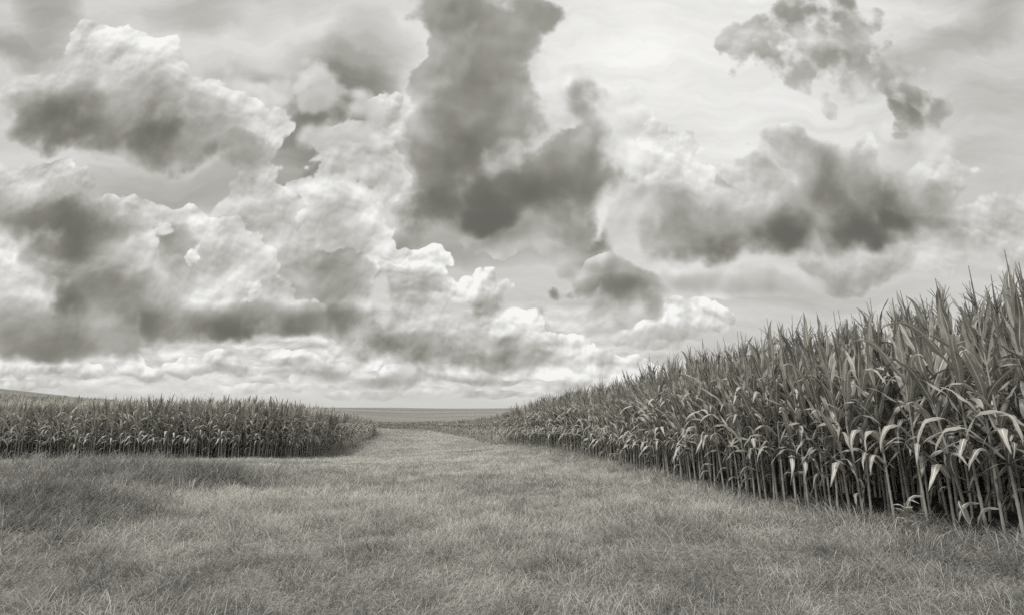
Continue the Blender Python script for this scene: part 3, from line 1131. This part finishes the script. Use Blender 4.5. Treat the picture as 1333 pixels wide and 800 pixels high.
# deeper inside: scattered, so the tops run on behind the front rows
x = rng.uniform(-75, -11, 9000)
y = rng.uniform(31, 100, 9000)
dl = line_dist(LE, x, y)
ok = inside(LPOLY, x, y) & (dl > 9) & (np.abs(x) < y * 1.0 + 2)
INNER = np.column_stack([x, y, np.full(len(x), 20), rng.uniform(0, 6.28, len(x)), np.ones(len(x))])[ok][:3300]
x = rng.uniform(2, 60, 7000)
y = rng.uniform(12, 120, 7000)
dr = line_dist(RE, x, y)
ok = inside(RPOLY, x, y) & (dr > 7.3) & (dr < 22)
INNER2 = np.column_stack([x, y, np.full(len(x), 20), rng.uniform(0, 6.28, len(x)), np.zeros(len(x))])[ok][:1200]
# the far field across the dip and the hill on the left, thinly, on the canopy
PL = np.vstack([ALL, INNER, INNER2])
N_ = len(PL)
px_, py_, row, outw, side_ = PL.T
pz_ = height(px_, py_)
sc_ = rng.normal(.985, .03, N_)
sc_ = np.clip(sc_, .86, 1.10) * (1 + .015 * np.clip((6.6 - py_) / 1.5, 0, 1) * (px_ > 0)) * np.where(side_ > 0, 1.03, 1.0)
dist = np.hypot(px_, py_)
pidx = rng.integers(0, 14, N_)
rot = outw + rng.normal(0, .45, N_) + np.where(side_ > 0, rng.uniform(-.8, .8, N_), 0.35)
rot = np.where(row > 2, rng.uniform(0, 6.28, N_), rot)
lean = rng.normal(0, .03, (N_, 2))
lean[:, 0] += np.where(row < 1.5, .035, 0) * np.cos(outw)
lean[:, 1] += np.where(row < 1.5, .035, 0) * np.sin(outw)
wild = rng.random(N_) < .05
lean[wild] *= 2.6

# the plants that show largest are things of their own
score = dist * (1 + 0.75 * np.minimum(row, 6)) + np.where(in_view(px_, py_, 1.0, .35), 0, 1e4) + np.where(side_ > 0, 3.0, 0)
order = np.argsort(score)
solo = np.zeros(N_, bool)
solo[order[:300]] = True


def place_name(x, y, k, s):
    rowname = ['in the outermost row', 'in the second row', 'in the third row', 'deep in the rows'][int(min(k, 3))]
    if s > 0:
        return 'corn plant ' + rowname + ' of the left corn field'
    if y < 8.2:
        where = 'at the near end of'
    elif y < 11.5:
        where = 'a little way down'
    elif y < 16:
        where = 'midway along'
    elif y < 24:
        where = 'well down'
    else:
        where = 'far down'
    return 'corn plant ' + rowname + ' ' + where + ' the right corn field'


from mathutils import Euler, Matrix, Vector


def make_corn(P_, loc, rz, sc, ln):
    root = bpy.data.objects.new('corn_plant', None)
    root.empty_display_size = .2
    COL.objects.link(root)
    link('stalk', P_.stalk_me, root)
    link('tassel', P_.tassel_me, root)
    if P_.ear:
        e = link('ear', P_.ear[0], root)
        link('silk', P_.ear[1], e)
    for kd, k, az, s, bp in P_.leaves:
        o = link('leaf', POOL[kd][k][2], root)
        o.location = bp
        o.rotation_euler = (0, 0, az)
        o.scale = (s, s, s)
    return root


def copy_corn(src):
    c = src.copy()
    COL.objects.link(c)
    for ch in src_children[src.name]:
        d = ch.copy()
        COL.objects.link(d)
        d.parent = c
        for sub in src_children.get(ch.name, ()):
            e = sub.copy()
            COL.objects.link(e)
            e.parent = d
    return c


first = [make_corn(P_, None, 0, 1, None) for P_ in PROTOS]
src_children = {}
for r_ in first:
    src_children[r_.name] = list(r_.children)
    for ch in r_.children:
        if len(ch.children):
            src_children[ch.name] = list(ch.children)
used = set()
for i in np.where(solo)[0]:
    p_ = int(pidx[i])
    if p_ not in used:
        o = first[p_]
        used.add(p_)
    else:
        o = copy_corn(first[p_])
    o.location = (px_[i], py_[i], pz_[i])
    o.rotation_euler = (Matrix.Rotation(lean[i, 0], 4, 'Y') @ Matrix.Rotation(-lean[i, 1], 4, 'X') @ Matrix.Rotation(rot[i], 4, 'Z')).to_euler()
    o.scale = (sc_[i],) * 3
    o['label'] = place_name(px_[i], py_[i], row[i], side_[i])
    o['category'] = 'corn plant'
    o['group'] = 'corn plants of the left field' if side_[i] > 0 else 'corn plants of the right field'
for k, o in enumerate(first):
    if k not in used:
        for ch in list(o.children):
            bpy.data.objects.remove(ch)
        bpy.data.objects.remove(o)

# the rest of the two fields
V_, Q_, A_, T_ = [], [], [], []
off = 0
lvl = np.where(dist < 42, 1, 2)
for p_ in range(14):
    for lv in (1, 2):
        sel = np.where((~solo) & (pidx == p_) & (lvl == lv))[0]
        if not len(sel):
            continue
        v, q_, a, tn = PROTOS[p_].lod[lv]
        c_, s_ = np.cos(rot[sel])[:, None], np.sin(rot[sel])[:, None]
        wide = np.where(dist[sel] > 85, 1.6, 1.0)[:, None]
        x = (v[:, 0] * c_ - v[:, 1] * s_) * wide
        y = (v[:, 0] * s_ + v[:, 1] * c_) * wide
        z = np.repeat(v[None, :, 2], len(sel), 0)
        x = x + z * lean[sel, 0:1]
        y = y + z * lean[sel, 1:2]
        s3 = sc_[sel][:, None]
        W_ = np.stack([x * s3 + px_[sel][:, None], y * s3 + py_[sel][:, None], z * s3 + pz_[sel][:, None]], -1)
        V_.append(W_.reshape(-1, 3))
        Q_.append((q_[None] + (np.arange(len(sel)) * len(v))[:, None, None]).reshape(-1, 4) + off)
        A_.append(np.tile(a, len(sel)))
        T_.append((tn[None] + rng.normal(0, .12, len(sel))[:, None]).ravel())
        off += len(sel) * len(v)
me = build_mesh('corn_rows', np.vstack(V_), np.vstack(Q_), MAT_LEAF, {'across': np.concatenate(A_), 'tone': np.concatenate(T_)})
link('corn_rows', me, kind='stuff', label='mass of corn standing behind and beyond the edge rows of both fields', cat='corn')
print('corn plants', N_, 'faces', sum(len(q_) for q_ in Q_))


# ------------------------------------------------------------------ grass
def blades(x, y, Lb, Wb, th0, curl, az, tone, K):
    n = len(x)
    z = height(x, y) - 0.01
    s = np.linspace(0, 1, K + 1)
    th = th0[:, None] + curl[:, None] * s
    d = Lb[:, None] / K
    hx = np.concatenate([np.zeros((n, 1)), np.cumsum(np.sin(th[:, 1:]) * d, 1)], 1)
    hz = np.concatenate([np.zeros((n, 1)), np.cumsum(np.cos(th[:, 1:]) * d, 1)], 1)
    w = Wb[:, None] * np.array([1.0] * K + [0.12])[None] * (1 - .35 * s)
    ca, sa = np.cos(az)[:, None], np.sin(az)[:, None]
    fa = az + rng.normal(0, .9, n) + math.pi / 2
    cf, sf = np.cos(fa)[:, None], np.sin(fa)[:, None]
    cx = x[:, None] + hx * ca
    cyy = y[:, None] + hx * sa
    cz = z[:, None] + hz
    A = np.stack([cx - cf * w / 2, cyy - sf * w / 2, cz], -1)
    B = np.stack([cx + cf * w / 2, cyy + sf * w / 2, cz], -1)
    V_ = np.stack([A, B], 2).reshape(n, -1, 3)
    k = np.arange(K)
    q_ = np.stack([2 * k, 2 * k + 1, 2 * k + 3, 2 * k + 2], -1)
    Q = (q_[None] + (np.arange(n) * (2 * K + 2))[:, None, None]).reshape(-1, 4)
    T_ = (tone[:, None] + (s * .12)[None]).repeat(2, 1)
    return V_.reshape(-1, 3), Q, T_.ravel()


def long_patch(x, y):
    """where the grass is left long: banks on the left and along the foot of the corn"""
    a = np.exp(-(((x + 9.6) / 4.4) ** 2 + ((y - 13.2) / 2.6) ** 2) * 1.3)
    b = np.exp(-(((x + 6.8) / 2.4) ** 2 + ((y - 8.2) / 2.4) ** 2) * 1.2)
    return np.clip(a + b, 0, 1)


def mown_patch(x, y):
    """short, dry, pale turf: a strip before the left field and the worn track"""
    a = np.exp(-(((x + 8.8) / 3.2) ** 2 + ((y - 21.0) / 1.5) ** 2))
    b = np.exp(-(((x + 3.0 + (y - 40) * .07) / 2.0) ** 2 + ((y - 44) / 12) ** 2))
    c = 0.6 * np.exp(-(((x + 1.0) / .7) ** 2 + ((y - 17) / .9) ** 2)) + .5 * np.exp(-(((x - 2.2) / 1.4) ** 2 + ((y - 14) / 1.8) ** 2))
    d = np.exp(-(((x + 5 + (y - 60) * .2) / 4.5) ** 2 + ((y - 75) / 36) ** 2)) * .45
    e = np.exp(-(((x + 4.7) / 1.8) ** 2 + ((y - 50) / 7) ** 2)) + .8 * np.exp(-(((x + 2.6) / 1.0) ** 2 + ((y - 27) / 3) ** 2)) + .7 * np.exp(-(((x - .6) / .8) ** 2 + ((y - 21) / 1.6) ** 2))
    return np.clip(a + b + c + d + e, 0, 1)


GV, GQ, GT = [], [], []
goff = 0


def scatter(r0, r1, dens, wid, K, length, amax=R(50)):
    global goff
    area = amax * (r1 * r1 - r0 * r0)
    n = int(area * dens)
    a = rng.uniform(-amax, amax, n)
    r_ = np.sqrt(rng.uniform(r0 * r0, r1 * r1, n))
    x, y = r_ * np.sin(a), r_ * np.cos(a)
    ok = in_view(x, y, 1.1, .8)
    iR = inside(RPOLY, x, y) & (line_dist(RE, x, y) > .5)
    iL = inside(LPOLY, x, y) & (line_dist(LE, x, y) > .5)
    ok &= ~(iR | iL)
    cl = fbm(x, y, 1.3, 3, 21)
    ok &= rng.random(n) < np.clip(.25 + 1.35 * cl, .3, 1)
    x, y, cl = x[ok], y[ok], cl[ok]
    n = len(x)
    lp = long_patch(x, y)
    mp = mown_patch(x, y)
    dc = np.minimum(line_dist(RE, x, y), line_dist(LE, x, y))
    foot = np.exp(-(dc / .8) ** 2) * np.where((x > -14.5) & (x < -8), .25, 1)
    big = fbm(x, y, .22, 3, 40)
    med = fbm(x, y, .9, 3, 50)
    clump = vnoise(x, y, 2.6, 77)
    Lb = length * rng.uniform(.5, 1.3, n) * (.25 + .75 * med + 1.1 * clump ** 2 + .9 * np.clip(vnoise(x, y, 1.1, 88) - .62, 0, 1)) * (1 + 1.0 * lp + .4 * foot * big) * (1 - .62 * mp)
    az = np.where(rng.random(n) < .6, rng.uniform(0, 6.28, n), (fbm(x, y, .9, 2, 60) - .5) * 14 + rng.normal(0, .7, n))
    th0 = np.abs(rng.normal(.28, .25, n)) + .25 * mp
    curl = rng.uniform(.5, 2.6, n)
    path = np.exp(-((x + 1.5 + (y - 15) * .12) / 4.5) ** 2) * np.clip((y - 8) / 9, 0, 1)
    tone = .33 - .25 * np.exp(-(((x + 7.2) / 1.5) ** 2 + ((y - 8.0) / 1.1) ** 2)) + .20 * path + .10 * np.clip((y - 14) / 5, 0, 1) - .15 * np.clip((8.5 - y) / 4, 0, 1) + .55 * (big - .5) + .50 * (med - .5) + rng.normal(0, .14, n) - .30 * (clump - .5) - .12 * lp + .38 * mp - .08 * foot  # darkens towards the camera; shade of hollow and long grass painted in
    straw = rng.random(n) < .10
    tone = np.where(straw, tone + .45, tone)
    Wb = wid * rng.uniform(.6, 1.4, n)
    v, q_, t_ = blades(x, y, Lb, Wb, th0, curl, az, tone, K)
    GV.append(v)
    GQ.append(q_ + goff)
    GT.append(t_)
    goff += len(v)


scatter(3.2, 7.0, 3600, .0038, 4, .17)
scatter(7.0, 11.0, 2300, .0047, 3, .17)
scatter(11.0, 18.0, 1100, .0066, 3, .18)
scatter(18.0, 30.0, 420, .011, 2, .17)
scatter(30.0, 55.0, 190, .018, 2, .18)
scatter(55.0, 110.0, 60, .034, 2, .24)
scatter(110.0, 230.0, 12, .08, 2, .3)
gv = np.vstack(GV)
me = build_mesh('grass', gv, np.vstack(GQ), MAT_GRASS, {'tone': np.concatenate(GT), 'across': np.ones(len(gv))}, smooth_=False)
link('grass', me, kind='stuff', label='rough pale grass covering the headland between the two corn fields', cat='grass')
print('grass faces', sum(len(q_) for q_ in GQ))

# taller weedy grass along the foot of the corn and on the left bank
GV, GQ, GT = [], [], []
goff = 0


def tufts(cx, cy_, nb, Lb0, spread, wid, tone0):
    global goff
    n = len(cx) * nb
    x = np.repeat(cx, nb) + rng.normal(0, spread, n)
    y = np.repeat(cy_, nb) + rng.normal(0, spread, n)
    az = rng.uniform(0, 6.28, n)
    v, q_, t_ = blades(x, y, Lb0 * rng.uniform(.5, 1.25, n), wid * rng.uniform(.6, 1.3, n), np.abs(rng.normal(.22, .18, n)),
                       rng.uniform(.3, 2.0, n), az, tone0 + rng.normal(0, .2, n) + np.repeat(rng.normal(0, .12, len(cx)), nb), 5)
    GV.append(v)
    GQ.append(q_ + goff)
    GT.append(t_)
    goff += len(v)


def along(edge, y0, y1, n, inward):
    seg = np.diff(edge, axis=0)
    ln = np.hypot(seg[:, 0], seg[:, 1])
    c_ = np.concatenate([[0], np.cumsum(ln)])
    s = rng.uniform(0, c_[-1], n * 12)
    i = np.clip(np.searchsorted(c_, s, 'right') - 1, 0, len(seg) - 1)
    p = edge[i] + seg[i] * ((s - c_[i]) / ln[i])[:, None]
    nr = np.stack([-seg[i][:, 1], seg[i][:, 0]], -1) / ln[i][:, None] * inward
    p = p - nr * rng.normal(.12, .28, len(s))[:, None]
    ok = (p[:, 1] > y0) & (p[:, 1] < y1) & in_view(p[:, 0], p[:, 1])
    return p[ok][:n]


p = along(RE, 4.5, 12, 150, -1)
tufts(p[:, 0], p[:, 1], 14, .28, .05, .008, .45)
p = along(RE, 12, 40, 190, -1)
tufts(p[:, 0], p[:, 1], 12, .30, .07, .011, .45)
p = along(LE, 20, 50, 320, 1)
p = p[(p[:, 0] < -14) | (p[:, 1] > 30)]
tufts(p[:, 0], p[:, 1], 11, .48, .08, .015, .6)
p = along(RE, 38, 130, 260, -1)
tufts(p[:, 0], p[:, 1], 8, .5, .3, .03, .42)
p = along(LE, 38, 130, 200, 1)
tufts(p[:, 0], p[:, 1], 8, .5, .3, .03, .42)
n = 330
x = rng.normal(-9.8, 2.6, n)
y = rng.normal(13.2, 1.5, n)
tufts(x, y, 16, .42, .09, .009, .30)
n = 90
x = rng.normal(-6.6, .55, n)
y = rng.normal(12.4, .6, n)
tufts(x, y, 20, .46, .06, .009, .06)  # end of the bank: shade under the long grass painted as dark tone
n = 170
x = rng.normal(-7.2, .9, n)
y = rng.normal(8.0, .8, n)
tufts(x, y, 24, .42, .07, .006, .04)  # near-left hollow: its shade is put into the dark blade tone
n = 460
x = rng.uniform(-11, 6, n)
y = 4.5 + 16 * rng.random(n) ** 1.3
ok = ~inside(RPOLY, x, y)
tufts(x[ok], y[ok], 26, .25, .08, .0045, .05)
n = 150
x = rng.uniform(-11, 5, n)
y = 4.5 + 15 * rng.random(n) ** 1.2
ok = ~inside(RPOLY, x, y)
tufts(x[ok], y[ok], 6, .40, .05, .0045, .95)
gv = np.vstack(GV)
me = build_mesh('weeds', gv, np.vstack(GQ), MAT_WEED, {'tone': np.concatenate(GT), 'across': np.ones(len(gv))}, smooth_=False)
link('weeds', me, kind='stuff', label='taller tufts of weedy grass at the foot of the corn and on the bank', cat='weeds')

# a young weed at the foot of the near corn
wx, wy = 4.22, 6.1
root = bpy.data.objects.new('weed_plant', None)
COL.objects.link(root)
root.location = (wx, wy, float(height(np.array([wx]), np.array([wy]))[0]))
zz = np.linspace(-.03, .36, 9)
sv, sq, sa = tube_arrays(np.stack([.02 * np.sin(zz * 9), .015 * np.cos(zz * 8) - .015, zz], -1), .007 - .010 * np.clip(zz, 0, 1), 6)
link('stem', build_mesh('stem', sv, sq, MAT_STALK, {'tone': np.full(len(sv), .7), 'across': sa + 1}), root)
r = np.random.default_rng(12)
for k in range(11):
    zb = .06 + .028 * k
    v, q_, a = leaf_arrays(r.uniform(.11, .2), r.uniform(.04, .065), R(r.uniform(35, 65)), R(r.uniform(-50, 0)), .5, 8, 4, r, side=r.uniform(-.1, .1), wave=.004)
    o = link('leaf', build_mesh('leaf', v, q_, MAT_WEED, {'tone': np.full(len(v), r.uniform(.5, 1.0)), 'across': a}), root)
    o.location = (.02 * math.sin(zb * 9), .015 * math.cos(zb * 8) - .015, zb)
    o.rotation_euler = (0, 0, k * 2.4)
root['label'] = 'small pale broad-leaved weed growing in front of the tall right corn'
root['category'] = 'weed'
